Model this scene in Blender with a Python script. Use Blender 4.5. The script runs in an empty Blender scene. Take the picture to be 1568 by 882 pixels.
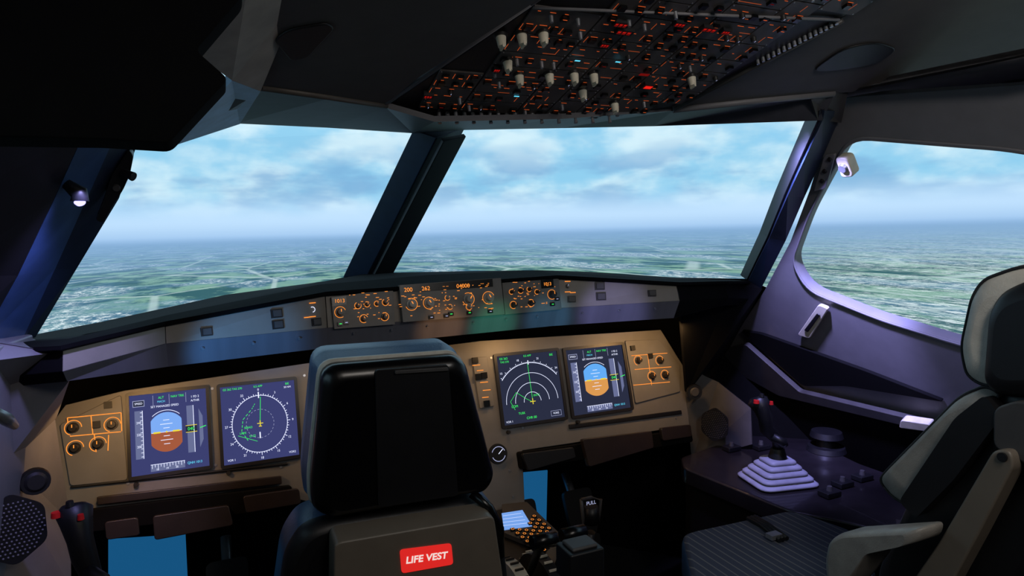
import bpy, bmesh, math, random
from mathutils import Vector, Matrix
from mathutils.geometry import tessellate_polygon
random.seed(7)
S = bpy.context.scene
try:
    S.view_settings.view_transform = 'Standard'
    S.view_settings.look = 'None'
except Exception: pass

# ------------------------------------------------------------------ camera
F = 1010.0
CAM = Vector((-.54, 0, 1.30))
yaw, pitch, roll = map(math.radians, (24, 5, 1))
fw = Vector((math.sin(yaw)*math.cos(pitch), math.cos(yaw)*math.cos(pitch), -math.sin(pitch)))
r0 = Vector((math.cos(yaw), -math.sin(yaw), 0)); u0 = r0.cross(fw)
rt = r0*math.cos(roll) - u0*math.sin(roll)
up = u0*math.cos(roll) + r0*math.sin(roll)
cd = bpy.data.cameras.new('camera'); cam = bpy.data.objects.new('camera', cd)
S.collection.objects.link(cam); S.camera = cam
cam.matrix_world = Matrix(((rt.x, up.x, -fw.x, CAM.x), (rt.y, up.y, -fw.y, CAM.y), (rt.z, up.z, -fw.z, CAM.z), (0, 0, 0, 1)))
cd.sensor_width = 36; cd.lens = 36*F/1568; cd.clip_start = .02

# survey helpers: sight line -> point on a known real-world plane
def ray(x, y): return (fw*F + rt*(x-784) - up*(y-441)).normalized()
def RX(x, y, X): d = ray(x, y); return CAM + d*((X-CAM.x)/d.x)
def RY(x, y, Y): d = ray(x, y); return CAM + d*((Y-CAM.y)/d.y)
def RZ(x, y, Z): d = ray(x, y); return CAM + d*((Z-CAM.z)/d.z)
def fr(o, x, y):
    x = Vector(x).normalized(); y = Vector(y); z = x.cross(y).normalized(); y = z.cross(x)
    o = Vector(o)
    return Matrix(((x.x, y.x, z.x, o.x), (x.y, y.y, z.y, o.y), (x.z, y.z, z.z, o.z), (0, 0, 0, 1)))
def on(M, x, y, h=0):
    inv = M.inverted(); o = inv @ CAM; d = inv.to_3x3() @ ray(x, y)
    t = (h-o.z)/d.z; p = o + d*t
    return (p.x, p.y)
def onl(M, pts, h=0): return [on(M, a, b, h) for a, b in pts]
def T(x, y, z=0): return Matrix.Translation((x, y, z))

# ------------------------------------------------------------------ materials
def lin(c):
    o = []
    for v in c:
        v /= 255.0
        o.append(v/12.92 if v <= .04045 else ((v+.055)/1.055)**2.4)
    return o + [1.0]
def mat(name, rgb, rough=.5, metal=0, var=.15, scale=25, bump=.05, coat=0, spec=.5, stretch=None):
    m = bpy.data.materials.new(name); m.use_nodes = True; nt = m.node_tree; b = nt.nodes['Principled BSDF']
    tc = nt.nodes.new('ShaderNodeTexCoord'); n = nt.nodes.new('ShaderNodeTexNoise'); n.inputs['Scale'].default_value = scale
    n.inputs['Detail'].default_value = 5
    src = tc.outputs['Object']
    if stretch:
        mp = nt.nodes.new('ShaderNodeMapping'); mp.inputs['Scale'].default_value = stretch; nt.links.new(src, mp.inputs['Vector']); src = mp.outputs['Vector']
    nt.links.new(src, n.inputs['Vector'])
    r = nt.nodes.new('ShaderNodeValToRGB'); c = lin(rgb)
    r.color_ramp.elements[0].position = .3; r.color_ramp.elements[1].position = .7
    r.color_ramp.elements[0].color = [max(0, v*(1-var)) for v in c[:3]]+[1]
    r.color_ramp.elements[1].color = [min(1, v*(1+var)) for v in c[:3]]+[1]
    nt.links.new(n.outputs['Fac'], r.inputs['Fac']); nt.links.new(r.outputs['Color'], b.inputs['Base Color'])
    b.inputs['Roughness'].default_value = rough; b.inputs['Metallic'].default_value = metal
    b.inputs['Specular IOR Level'].default_value = spec
    if coat: b.inputs['Coat Weight'].default_value = coat
    if bump:
        n2 = nt.nodes.new('ShaderNodeTexNoise'); n2.inputs['Scale'].default_value = scale*12
        nt.links.new(src, n2.inputs['Vector'])
        bp = nt.nodes.new('ShaderNodeBump'); bp.inputs['Strength'].default_value = bump; bp.inputs['Distance'].default_value = .002
        nt.links.new(n2.outputs['Fac'], bp.inputs['Height']); nt.links.new(bp.outputs['Normal'], b.inputs['Normal'])
    return m
def emat(name, rgb, s=1.0):
    m = bpy.data.materials.new(name); m.use_nodes = True; nt = m.node_tree; nt.nodes.clear()
    e = nt.nodes.new('ShaderNodeEmission'); o = nt.nodes.new('ShaderNodeOutputMaterial')
    e.inputs['Color'].default_value = lin(rgb); e.inputs['Strength'].default_value = s
    nt.links.new(e.outputs[0], o.inputs[0]); return m
BLACK = mat('black_plastic', (18, 18, 21), .45)
HOOD = mat('glareshield_black', (9, 9, 11), .95, spec=.1)
DARK = mat('dull_black', (8, 8, 9), .9, spec=.15)  # plain near-black shared by hull, trays and dark plates
GLOSS = mat('gloss_black', (6, 6, 8), .28, bump=.0)
PANEL = mat('panel_grey', (118, 116, 114), .5, var=.06)
WING = mat('glareshield_face', (132, 125, 116), .5, var=.06)
PANELD = mat('panel_dark', (66, 64, 64), .5)
BEZ = mat('bezel', (34, 34, 38), .4)
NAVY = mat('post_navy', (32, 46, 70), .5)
NAVYD = mat('post_navy_shaded', (14, 18, 28), .6)  # facet shading of the post, put into a darker colour
FRAME = mat('frame_grey', (118, 116, 120), .5, var=.06)
CEIL = mat('ceiling_grey', (86, 82, 80), .65, var=.08)
TRIMB = mat('trim_bronze', (84, 76, 70), .5)
LEATH = mat('leather_grey', (200, 194, 182), .42, bump=.25, scale=40)
LEATHM = mat('leather_mid', (146, 142, 136), .4, bump=.25, scale=40)
LEATHB = mat('leather_blue', (58, 88, 124), .4, bump=.25)
SEAM = mat('seam_dark', (30, 30, 34), .7)
BEIGE = mat('seat_shell_beige', (112, 103, 92), .42, var=.06)
BROWN = mat('tray_brown', (46, 38, 35), .35)
METAL = mat('brushed_metal', (170, 172, 178), .35, .7)
LIP = mat('lip_metal', (120, 120, 128), .35, .25, var=.2, scale=6, stretch=(3, .1, .1))
CREAM = mat('knob_cream', (220, 212, 192), .4)
KNOB = mat('knob_dark', (40, 38, 38), .35)
RED = mat('red_label', (215, 30, 28), .5, var=.03)
REDLAB = mat('red_placard', (225, 34, 32), .5, var=.03)
_b = REDLAB.node_tree.nodes['Principled BSDF']; _b.inputs['Emission Color'].default_value = (1, .03, .025, 1); _b.inputs['Emission Strength'].default_value = .6  # glow added to the placard so it looks brightly lit
BOOT = mat('boot_grey', (160, 160, 176), .5)
FLOOR = mat('floor_carpet', (18, 18, 22), .9, bump=.4)
OH = mat('overhead_grey', (92, 86, 84), .5)
OHD = mat('overhead_dark', (26, 25, 27), .5)
AMB = emat('amber_light', (255, 150, 60), 1.15)
AMBD = emat('amber_dim', (235, 100, 42), .8)
REDL = emat('red_light', (240, 35, 25), .9)
REDD = emat('red_dim', (130, 18, 16), .6)
WHT = emat('white_light', (225, 230, 255), 1.25)
WHD = emat('white_dim', (160, 165, 200), 1.0)
GRN = emat('green_light', (60, 235, 100), 1.2)
CYN = emat('cyan_light', (100, 220, 255), 1.1)
YEL = emat('yellow_light', (240, 220, 60), 1.0)
SKY = emat('adi_sky', (95, 165, 235), 1.1)
SKYD = emat('adi_sky_pale', (120, 165, 235), 1.1)
GND = emat('adi_ground', (165, 90, 62), 1.0)
GND2 = emat('adi_ground_tan', (215, 150, 80), 1.05)
TAPE = emat('tape_grey', (105, 112, 150), 1.0)
SCRL = emat('lcd_left', (60, 64, 112), 1.0)
SCRR = emat('lcd_right', (42, 46, 66), 1.0)
LBL = emat('life_vest_text', (255, 235, 228), .85)  # print given a glow along with the placard
VIOL = emat('violet_lamp', (175, 170, 255), 2.2)
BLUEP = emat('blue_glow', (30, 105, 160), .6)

# ------------------------------------------------------------------ mesh builder
class MB:
    def __init__(s): s.v = []; s.f = []; s.m = []; s.mats = []; s.sm = []
    def mi(s, m):
        if m not in s.mats: s.mats.append(m)
        return s.mats.index(m)
    def add(s, vs, fs, m, M=None, smooth=False):
        b = len(s.v)
        for p in vs:
            p = Vector(p); s.v.append(M @ p if M else p)
        k = s.mi(m)
        for f in fs: s.f.append([b+i for i in f]); s.m.append(k); s.sm.append(smooth)
    def box(s, c, d, m, M=None):
        x, y, z = c; a, b, e = d[0]/2, d[1]/2, d[2]/2
        vs = [(x+i*a, y+j*b, z+k*e) for i in (-1, 1) for j in (-1, 1) for k in (-1, 1)]
        s.add(vs, [(0, 1, 3, 2), (4, 6, 7, 5), (0, 4, 5, 1), (2, 3, 7, 6), (0, 2, 6, 4), (1, 5, 7, 3)], m, M)
    def prism(s, out, z0, z1, m, M=None, hole=None):
        n = len(out)
        if hole is None:
            vs = [(p[0], p[1], z0) for p in out]+[(p[0], p[1], z1) for p in out]
            fs = [tuple(range(n)), tuple(range(n, 2*n))]+[(i, (i+1) % n, n+(i+1) % n, n+i) for i in range(n)]
            s.add(vs, fs, m, M)
        else:
            loops = [[Vector((p[0], p[1], 0)) for p in out], [Vector((p[0], p[1], 0)) for p in hole]]
            tr = tessellate_polygon(loops); al = out+hole; N = len(al); k = len(hole)
            vs = [(p[0], p[1], z0) for p in al]+[(p[0], p[1], z1) for p in al]
            fs = [tuple(t) for t in tr]+[tuple(i+N for i in t) for t in tr]
            fs += [(i, (i+1) % n, N+(i+1) % n, N+i) for i in range(n)]
            fs += [(n+i, n+(i+1) % k, N+n+(i+1) % k, N+n+i) for i in range(k)]
            s.add(vs, fs, m, M)
    def cyl(s, c, r1, r2, h, m, M=None, seg=20):
        vs = []
        for r, z in ((r1, c[2]), (r2, c[2]+h)):
            for i in range(seg):
                a = 2*math.pi*i/seg; vs.append((c[0]+r*math.cos(a), c[1]+r*math.sin(a), z))
        s.add(vs, [(i, (i+1) % seg, seg+(i+1) % seg, seg+i) for i in range(seg)], m, M, True)
        s.add(vs[:seg], [tuple(range(seg))], m, M); s.add(vs[seg:], [tuple(range(seg))], m, M)
    def loft(s, secs, m, M=None, cap=True, smooth=True):
        n = len(secs[0]); vs = [p for q in secs for p in q]
        ms = m if isinstance(m, list) else [m]*(len(secs)-1)
        b = len(s.v)
        for p in vs:
            p = Vector(p); s.v.append(M @ p if M else p)
        for k in range(len(secs)-1):
            for i in range(n):
                s.f.append([b+k*n+i, b+k*n+(i+1) % n, b+(k+1)*n+(i+1) % n, b+(k+1)*n+i]); s.m.append(s.mi(ms[k])); s.sm.append(smooth)
        if cap:
            s.f.append([b+i for i in range(n)]); s.m.append(s.mi(ms[0])); s.sm.append(False)
            s.f.append([b+(len(secs)-1)*n+i for i in range(n)]); s.m.append(s.mi(ms[-1])); s.sm.append(False)
    def tube(s, pts, r, m, seg=10):
        pts = [Vector(p) for p in pts]; rs = r if isinstance(r, list) else [r]*len(pts); secs = []
        for i, p in enumerate(pts):
            d = (pts[min(i+1, len(pts)-1)]-pts[max(i-1, 0)]).normalized()
            a = d.orthogonal() if abs(d.x) > .9 else d.cross(Vector((1, 0, 0)))
            a.normalize(); b = d.cross(a)
            secs.append([p+(a*math.cos(2*math.pi*k/seg)+b*math.sin(2*math.pi*k/seg))*rs[i] for k in range(seg)])
        s.loft(secs, m)
    def pillow(s, out, secs, M):
        cx = sum(p[0] for p in out)/len(out); cy = sum(p[1] for p in out)/len(out)
        L = []; ms = []
        w = max(abs(p[0]-cx) for p in out)
        for z, k, m in secs:
            L.append([(cx+(p[0]-cx)*(1-k/w), cy+(p[1]-cy)*(1-k/w), z) for p in out]); ms.append(m)
        s.loft(L, ms[1:], M)
    def rect(s, x0, y0, x1, y1, m, M, z=0): s.add([(x0, y0, z), (x1, y0, z), (x1, y1, z), (x0, y1, z)], [(0, 1, 2, 3)], m, M)
    def poly(s, pts, m, M, z=0): s.add([(p[0], p[1], z) for p in pts], [tuple(range(len(pts)))], m, M)
    def line(s, p, q, w, m, M, z=0):
        d = Vector((q[0]-p[0], q[1]-p[1]))
        if d.length < 1e-6: return
        d.normalize(); n = (-d.y*w/2, d.x*w/2)
        s.add([(p[0]+n[0], p[1]+n[1], z), (q[0]+n[0], q[1]+n[1], z), (q[0]-n[0], q[1]-n[1], z), (p[0]-n[0], p[1]-n[1], z)], [(0, 1, 2, 3)], m, M)
    def arc(s, c, r, w, a0, a1, m, M, z=0, n=48):
        vs = []
        for i in range(n+1):
            a = math.radians(a0+(a1-a0)*i/n)
            for q in (r-w/2, r+w/2): vs.append((c[0]+q*math.cos(a), c[1]+q*math.sin(a), z))
        s.add(vs, [(2*i, 2*i+1, 2*i+3, 2*i+2) for i in range(n)], m, M)
    def build(s, name, parent=None, bevel=0, solid=0, seg=2, sub=0):
        me = bpy.data.meshes.new(name); me.from_pydata([tuple(v) for v in s.v], [], s.f)
        for m in s.mats: me.materials.append(m)
        for p, k, q in zip(me.polygons, s.m, s.sm): p.material_index = k; p.use_smooth = q
        bm = bmesh.new(); bm.from_mesh(me)
        if not solid: bmesh.ops.recalc_face_normals(bm, faces=bm.faces)
        bm.to_mesh(me); bm.free()
        o = bpy.data.objects.new(name, me); S.collection.objects.link(o)
        if parent: o.parent = parent
        if solid:
            d = o.modifiers.new('solid', 'SOLIDIFY'); d.thickness = solid; d.offset = 0
        if bevel:
            d = o.modifiers.new('bevel', 'BEVEL'); d.width = bevel; d.segments = seg; d.limit_method = 'ANGLE'; d.angle_limit = math.radians(35)
            for p in me.polygons: p.use_smooth = True
            w = o.modifiers.new('wn', 'WEIGHTED_NORMAL'); w.keep_sharp = True
        return o
def empty(name):
    o = bpy.data.objects.new(name, None); o.empty_display_size = .05; S.collection.objects.link(o); return o
def txt(parent, s, M, x, y, size, m, z=.001, align='CENTER', name='text', ext=0.0002):
    c = bpy.data.curves.new(name, 'FONT'); c.body = s; c.size = size; c.align_x = align; c.align_y = 'CENTER'; c.extrude = ext
    c.materials.append(m); o = bpy.data.objects.new(name, c); S.collection.objects.link(o)
    o.parent = parent; o.matrix_world = M @ T(x, y, z); return o
def rnd(pts, r=.01, n=4):
    out = []; N = len(pts)
    for i in range(N):
        p = Vector(pts[i]); a = Vector(pts[i-1])-p; b = Vector(pts[(i+1) % N])-p
        k = min(r, a.length*.45, b.length*.45); A = p+a.normalized()*k; B = p+b.normalized()*k
        for j in range(n+1):
            t = j/n; q = A*(1-t)**2+p*2*t*(1-t)+B*t*t; out.append((q.x, q.y))
    return out
def knob(mb, M, x, y, r, h, m=KNOB, pt=WHD, ang=90):
    mb.cyl((x, y, 0), r*1.15, r*1.1, h*.25, m, M, 16); mb.cyl((x, y, h*.25), r*.85, r*.7, h*.75, m, M, 16)
    a = math.radians(ang); mb.line((x, y), (x+r*.65*math.cos(a), y+r*.65*math.sin(a)), r*.18, pt, M, h+.0004)
def strip(mb, A, B, m):
    n = len(A); mb.add(list(A)+list(B), [(i, i+1, n+i+1, n+i) for i in range(n-1)], m)

# ------------------------------------------------------------------ projection screen (simulator visual)
R = 6.0
me_v = []; me_f = []; n = 96
for j, z in enumerate([-3.0, -1, 1, 3, 6.0]):
    for i in range(n+1):
        a = math.radians(-130+260*i/n); me_v.append((R*math.sin(a), .5+R*math.cos(a), z))
for j in range(4):
    for i in range(n): me_f.append((j*(n+1)+i, j*(n+1)+i+1, (j+1)*(n+1)+i+1, (j+1)*(n+1)+i))
me = bpy.data.meshes.new('projection_screen'); me.from_pydata(me_v, [], me_f)
so = bpy.data.objects.new('projection_screen', me); S.collection.objects.link(so)
m = bpy.data.materials.new('projected_landscape'); m.use_nodes = True; nt = m.node_tree; nt.nodes.clear(); me.materials.append(m)
def nd(t, **k):
    x = nt.nodes.new(t)
    for a, b in k.items(): setattr(x, a, b)
    return x
def lk(a, b): nt.links.new(a, b)
def ma(op, a, b=0.0, c=None):
    x = nd('ShaderNodeMath', operation=op)
    for i, v in enumerate((a, b) if c is None else (a, b, c)):
        if isinstance(v, (int, float)): x.inputs[i].default_value = v
        else: lk(v, x.inputs[i])
    return x.outputs[0]
def mr(v, a, b, c=0, d=1):
    x = nd('ShaderNodeMapRange', interpolation_type='SMOOTHSTEP'); lk(v, x.inputs[0])
    for i, q in enumerate((a, b, c, d)): x.inputs[i+1].default_value = q
    return x.outputs[0]
def mix(f, a, b):
    x = nd('ShaderNodeMix', data_type='RGBA')
    if isinstance(f, (int, float)): x.inputs[0].default_value = f
    else: lk(f, x.inputs[0])
    for i, v in ((6, a), (7, b)):
        if isinstance(v, tuple): x.inputs[i].default_value = lin(v)
        else: lk(v, x.inputs[i])
    return x.outputs[2]
def comb(x_, y_, z_=0.0):
    x = nd('ShaderNodeCombineXYZ')
    for i, v in enumerate((x_, y_, z_)):
        if isinstance(v, (int, float)): x.inputs[i].default_value = v
        else: lk(v, x.inputs[i])
    return x.outputs[0]
def noise(v, sc, det=5, ro=.55, dist=0):
    x = nd('ShaderNodeTexNoise'); lk(v, x.inputs['Vector']); x.inputs['Scale'].default_value = sc
    x.inputs['Detail'].default_value = det; x.inputs['Roughness'].default_value = ro; x.inputs['Distortion'].default_value = dist; return x.outputs['Fac']
tc = nd('ShaderNodeTexCoord'); sp = nd('ShaderNodeSeparateXYZ'); lk(tc.outputs['Object'], sp.inputs[0])
th = ma('ARCTAN2', sp.outputs[0], ma('SUBTRACT', sp.outputs[1], .5))
e = ma('DIVIDE', ma('SUBTRACT', sp.outputs[2], 1.3), R)
e = ma('ADD', ma('ADD', e, .005), ma('MULTIPLY', th, -.007))      # simulated gentle bank
cv = comb(ma('MULTIPLY', th, 5.0), ma('MULTIPLY', e, 9.5), 1.7)
c1 = noise(cv, 1.8, 8, .52); c2 = noise(comb(ma('MULTIPLY', th, 4.4), ma('MULTIPLY', e, 14.0), 6.1), 1.6, 6, .48)
sky = mix(mr(c1, .36, .66), (140, 198, 228), (204, 230, 240))
sky = mix(ma('MULTIPLY', ma('MULTIPLY', mr(c2, .44, .64), mr(e, .17, .09)), .8), sky, (120, 168, 208))
sky = mix(mr(e, .02, .075), (186, 216, 243), sky)
sky = mix(mr(e, -.01, .030), (152, 188, 226), sky)
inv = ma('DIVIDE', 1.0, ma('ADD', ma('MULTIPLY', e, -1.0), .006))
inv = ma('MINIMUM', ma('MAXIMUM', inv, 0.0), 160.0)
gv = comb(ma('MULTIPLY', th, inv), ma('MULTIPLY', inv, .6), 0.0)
g1 = noise(gv, 1.0, 12, .66, .3); g2 = noise(gv, 8.0, 8, .85); g3 = noise(gv, .45, 5, .55)
gr = mix(mr(g1, .45, .55), (56, 98, 106), (122, 164, 150))
gr = mix(ma('MULTIPLY', mr(g3, .46, .58), .6), gr, (84, 128, 162))
town = ma('MAXIMUM', mr(g3, .52, .60), ma('MULTIPLY', mr(th, .70, .95), mr(g3, .30, .46)))
gr = mix(ma('MULTIPLY', mr(g2, .48, .58), town), gr, (218, 232, 236))
rd = nd('ShaderNodeTexVoronoi', feature='DISTANCE_TO_EDGE'); lk(gv, rd.inputs['Vector']); rd.inputs['Scale'].default_value = .35
gr = mix(ma('MULTIPLY', mr(rd.outputs['Distance'], .022, .006), .6), gr, (186, 208, 210))
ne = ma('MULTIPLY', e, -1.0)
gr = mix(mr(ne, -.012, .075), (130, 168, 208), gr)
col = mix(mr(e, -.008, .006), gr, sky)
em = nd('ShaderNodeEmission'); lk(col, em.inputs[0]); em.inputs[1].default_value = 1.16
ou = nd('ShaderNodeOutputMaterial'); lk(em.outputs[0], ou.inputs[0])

w = bpy.data.worlds.new('world'); S.world = w; w.use_nodes = True
w.node_tree.nodes['Background'].inputs[0].default_value = (.2, .3, .5, 1); w.node_tree.nodes['Background'].inputs[1].default_value = .01

# ------------------------------------------------------------------ shell
mb = MB(); mb.box((0, .9, -.03), (2.9, 3.6, .06), FLOOR); mb.build('floor')
mb = MB(); mb.box((0, -.85, .95), (2.5, .06, 2.1), DARK); mb.build('wall_back')
mb = MB()
fp = [(-1.25, .95, 1.60), (-.75, 1.15, 1.60), (0, 1.78, 1.63), (.70, 1.12, 1.60), (1.25, .9, 1.6)]
bp_ = [(-1.25, -.85, 2.0), (-.75, -.85, 2.0), (0, -.85, 2.0), (.7, -.85, 2.0), (1.25, -.85, 2.0)]
strip(mb, fp, bp_, CEIL); mb.build('ceiling', solid=.02)
mb = MB()
hp = [(-1.25, 1.2, 1.08), (-.885, 1.67, 1.075), (-.645, 1.96, 1.085), (-.31, 2.32, 1.115), (0, 2.66, 1.135), (.31, 2.37, 1.135), (.645, 2.04, 1.13), (1.02, 1.64, 1.125), (1.22, 1.42, 1.0)]
def outw(a, k): return a+math.copysign(k*.75, a) if abs(a) > .01 else a
h2 = [(outw(a, .28), b+.22, c-.03) for a, b, c in hp]
strip(mb, hp, h2, DARK); strip(mb, h2, [(a, b, -.02) for a, b, c in h2], DARK); mb.build('nose_hull', solid=.01)

# right wall with side window
WR = fr((1.05, 1.2, 1.07), (0, -1, 0), (-.65, 0, 1))
win = rnd(onl(WR, [(1303, 212), (1560, 232), (1690, 262), (1690, 580), (1470, 526), (1345, 487), (1238, 444), (1214, 402), (1240, 330)]), .05, 5)
o1 = onl(WR, [(1281, 150), (1568, 130)]); o1 = o1+[(1.6, o1[1][1]), (1.6, -.85), (-.55, -.85)]+onl(WR, [(1105, 545), (1172, 442), (1210, 370), (1240, 290)])
mb = MB(); mb.prism(o1, -.03, 0, FRAME, WR, hole=win)
cx = sum(p[0] for p in win)/len(win); cy = sum(p[1] for p in win)/len(win)
big = [(cx+(p[0]-cx)*1.015, cy+(p[1]-cy)*1.03) for p in win]
mb.prism(big, 0, .005, FRAME, WR, hole=win)
mb.build('wall_right', bevel=.004)
mb = MB()
mb.prism(rnd(onl(WR, [(1136, 503), (1168, 508), (1330, 565), (1452, 612), (1300, 588), (1232, 588)]), .02), .001, .012, DARK, WR)
mb.prism(rnd(onl(WR, [(1122, 528), (1150, 520), (1232, 592), (1440, 640), (1450, 655), (1200, 598), (1108, 548)]), .01), .012, .03, PANELD, WR)
mb.prism(onl(WR, [(1100, 556), (1200, 594), (1450, 645), (1600, 720), (1600, 800), (1100, 720)]), .002, .02, DARK, WR)
mb.build('document_pocket', bevel=.004)
mb = MB()
mb.prism(rnd(onl(WR, [(1226, 508), (1258, 462), (1273, 468), (1244, 514)]), .01), .004, .016, CREAM, WR)
mb.prism(onl(WR, [(1237, 500), (1257, 474), (1262, 477), (1243, 503)]), .016, .020, BLACK, WR)
mb.build('window_latch', bevel=.003)
mb = MB(); mb.prism(rnd(onl(WR, [(1393, 628), (1438, 634), (1434, 645), (1390, 640)]), .01), .02, .045, CREAM, WR); mb.build('door_handle', bevel=.004)

# left wall
WL = fr((-.88, 1.2, 1.0), (0, 1, 0), (.12, 0, 1))
mb = MB(); mb.prism([(-2.0, -1.0), (.30, -1.0), (.30, .12), (.1, .13), (-2.0, .13)], -.04, 0, FRAME, WL)
mb.prism([(-2.0, .5), (-.2, .5), (-.2, 1.0), (-2.0, 1.0)], -.04, 0, FRAME, WL)
mb.prism([(-2.0, .12), (-.9, .12), (-.9, .52), (-2.0, .52)], -.04, 0, FRAME, WL)
mb.build('wall_left', bevel=.004)
mb = MB(); mb.tube([RX(-8, 630, -.82), RX(10, 642, -.82), RX(22, 652, -.83)], [.006, .009, .006], METAL); mb.build('door_handle', bevel=0)

# windshield posts
A = Vector((0, 2.64, 1.144)); B = RX(672, 197, 0)
mb = MB()
bl, br = RY(525, 424, 2.6), RY(598, 419, 2.6); tl, tr = RY(632, 199, 1.69), RY(713, 195, 1.69)
off = Vector((0, -.035, -.02))
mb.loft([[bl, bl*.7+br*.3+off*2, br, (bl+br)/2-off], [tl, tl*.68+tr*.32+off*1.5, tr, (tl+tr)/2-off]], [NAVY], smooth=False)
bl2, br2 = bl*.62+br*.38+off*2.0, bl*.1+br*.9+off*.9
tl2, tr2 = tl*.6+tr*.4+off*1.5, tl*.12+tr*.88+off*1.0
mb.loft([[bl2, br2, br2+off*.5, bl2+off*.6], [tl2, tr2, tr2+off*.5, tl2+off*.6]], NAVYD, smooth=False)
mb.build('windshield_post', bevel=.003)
C = RX(1150, 427, 1.0)
nW = (B-A).cross(C-A).normalized()
def RP(x, y, o, nn): d = ray(x, y); return CAM+d*((o-CAM).dot(nn)/d.dot(nn))
def W3(M, x, y, h=0): p = on(M, x, y, h); return M @ Vector((p[0], p[1], h))
mb = MB()
R0 = [RP(a, b, A, nW) for a, b in [(1259, 168), (1257, 180), (1230, 240), (1205, 296), (1178, 362), (1146, 428)]]
R1 = [W3(WR, a, b, .004) for a, b in [(1287, 168), (1280, 184), (1254, 246), (1230, 300), (1203, 366), (1166, 440)]]
strip(mb, R0, R1, NAVY)
R2 = [p+Vector((.03, .06, .01)) for p in R0]
strip(mb, R2, R0, BLACK)
mb.build('windshield_post', solid=.012)
mb = MB()
mb.add([RP(1250, 181, A, nW), W3(WR, 1286, 186, .004), W3(WR, 1296, 140, .03), RY(1277, 138, 1.0), RY(1240, 150, 1.02)], [(0, 1, 2, 3, 4)], PANELD); mb.build('trim_8', solid=.01)
mb = MB()
q = [RP(1146, 428, A, nW), W3(WR, 1166, 440, .004), W3(WR, 1108, 545, .004), RY(1050, 600, 1.75), RY(1040, 470, 1.62), RY(1120, 436, 1.6)]
mb.add(q, [tuple(range(6))], DARK); mb.build('trim_1', solid=.01)
mb = MB()
mb.prism(rnd(onl(WR, [(1266, 235), (1284, 232), (1268, 285), (1250, 290)]), .008), .004, .012, FRAME, WR)
for a, b in ((1271, 244), (1263, 262), (1259, 277)):
    x, y = on(WR, a, b, .012); mb.cyl((x, y, .012), .006, .005, .004, BLACK, WR, 12)
mb.build('post_switch_plate', bevel=.002)
mb = MB(); x, y = on(WR, 1293, 256, .03)
mb.prism(rnd([(x-.016, y-.026), (x+.016, y-.026), (x+.018, y+.024), (x-.012, y+.028)], .01), .006, .034, CREAM, WR); mb.cyl((x, y, .034), .012, .009, .006, METAL, WR)
mb.build('map_light', bevel=.004)

# left post facets
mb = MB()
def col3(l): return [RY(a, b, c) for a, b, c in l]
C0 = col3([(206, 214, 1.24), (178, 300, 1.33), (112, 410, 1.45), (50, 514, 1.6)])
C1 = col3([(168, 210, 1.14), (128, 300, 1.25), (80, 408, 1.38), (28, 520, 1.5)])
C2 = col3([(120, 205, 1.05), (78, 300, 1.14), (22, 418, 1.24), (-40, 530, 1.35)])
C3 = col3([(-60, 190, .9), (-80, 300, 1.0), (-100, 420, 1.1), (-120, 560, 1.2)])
strip(mb, C0, C1, NAVY); strip(mb, C1, C2, mat('post_blue_lit', (58, 86, 130), .4)); strip(mb, C2, C3, BLACK)  # blue light on the middle facet is put into its colour
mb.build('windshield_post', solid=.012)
mb = MB()
pts_ = [(198, 222), (206, 232), (200, 262), (190, 284), (172, 312), (160, 334), (148, 330), (160, 300), (172, 262)]
MLt = fr(RY(180, 280, 1.27), (1, 0, 0), (0, -.5, 1))
mb.prism(rnd(onl(MLt, pts_), .006), 0, .02, BLACK, MLt)
mb.tube([RY(186, 262, 1.23), RY(205, 271, 1.22)], [.005, .008], BLACK); mb.cyl((0, 0, .02), .006, .005, .004, PANELD, MLt)
mb.build('window_crank', bevel=.003)
mb = MB(); p = RY(122, 308, 1.13)
mb.tube([p+Vector((-.02, 0, .03)), p+Vector((0, 0, .012)), p], [.006, .012, .012], BLACK); mb.tube([p, p+Vector((0.002, -.002, -.004))], [.008, .006], VIOL)
mb.build('map_light')

# header beam
H0 = [RY(a, b, c) for a, b, c in [(100, 226, 1.15), (206, 222, 1.22), (262, 218, 1.28), (360, 185, 1.38), (500, 192, 1.53), (632, 201, 1.69)]]
H0 += [RP(a, b, A, nW) for a, b in [(712, 196), (860, 193), (1000, 190), (1259, 181)]]
H1 = [RY(a, b, c) for a, b, c in [(100, 150, .95), (262, 150, 1.0), (330, 135, 1.02), (400, 133, 1.05), (500, 147, 1.1), (592, 161, 1.16), (665, 182, 1.15), (860, 178, 1.15), (1030, 166, 1.12), (1277, 142, 1.0)]]
mb = MB(); strip(mb, H0, H1, mat('header_grey', (66, 66, 74), .5)); mb.build('trim_2', solid=.01)
mb = MB()
mb.tube([RY(a, b, c) for a, b, c in [(400, 134, 1.05), (500, 148, 1.1), (592, 162, 1.16)]], .005, TRIMB)
mb.tube([RY(1030, 168, 1.12), RY(1150, 155, 1.06), RY(1277, 143, 1.0)], .007, FRAME)
mb.build('trim_3')
e1 = onl(WR, [(1275, 143), (1568, 126)], .02)
mb = MB(); mb.prism([(e1[0][0]-.02, e1[0][1]-.012), (1.6, e1[1][1]-.012), (1.6, e1[1][1]+.03), (e1[1][0], e1[1][1]+.012), (e1[0][0]-.02, e1[0][1]+.012)], .002, .03, FRAME, WR); mb.build('trim_4', bevel=.006)

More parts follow.
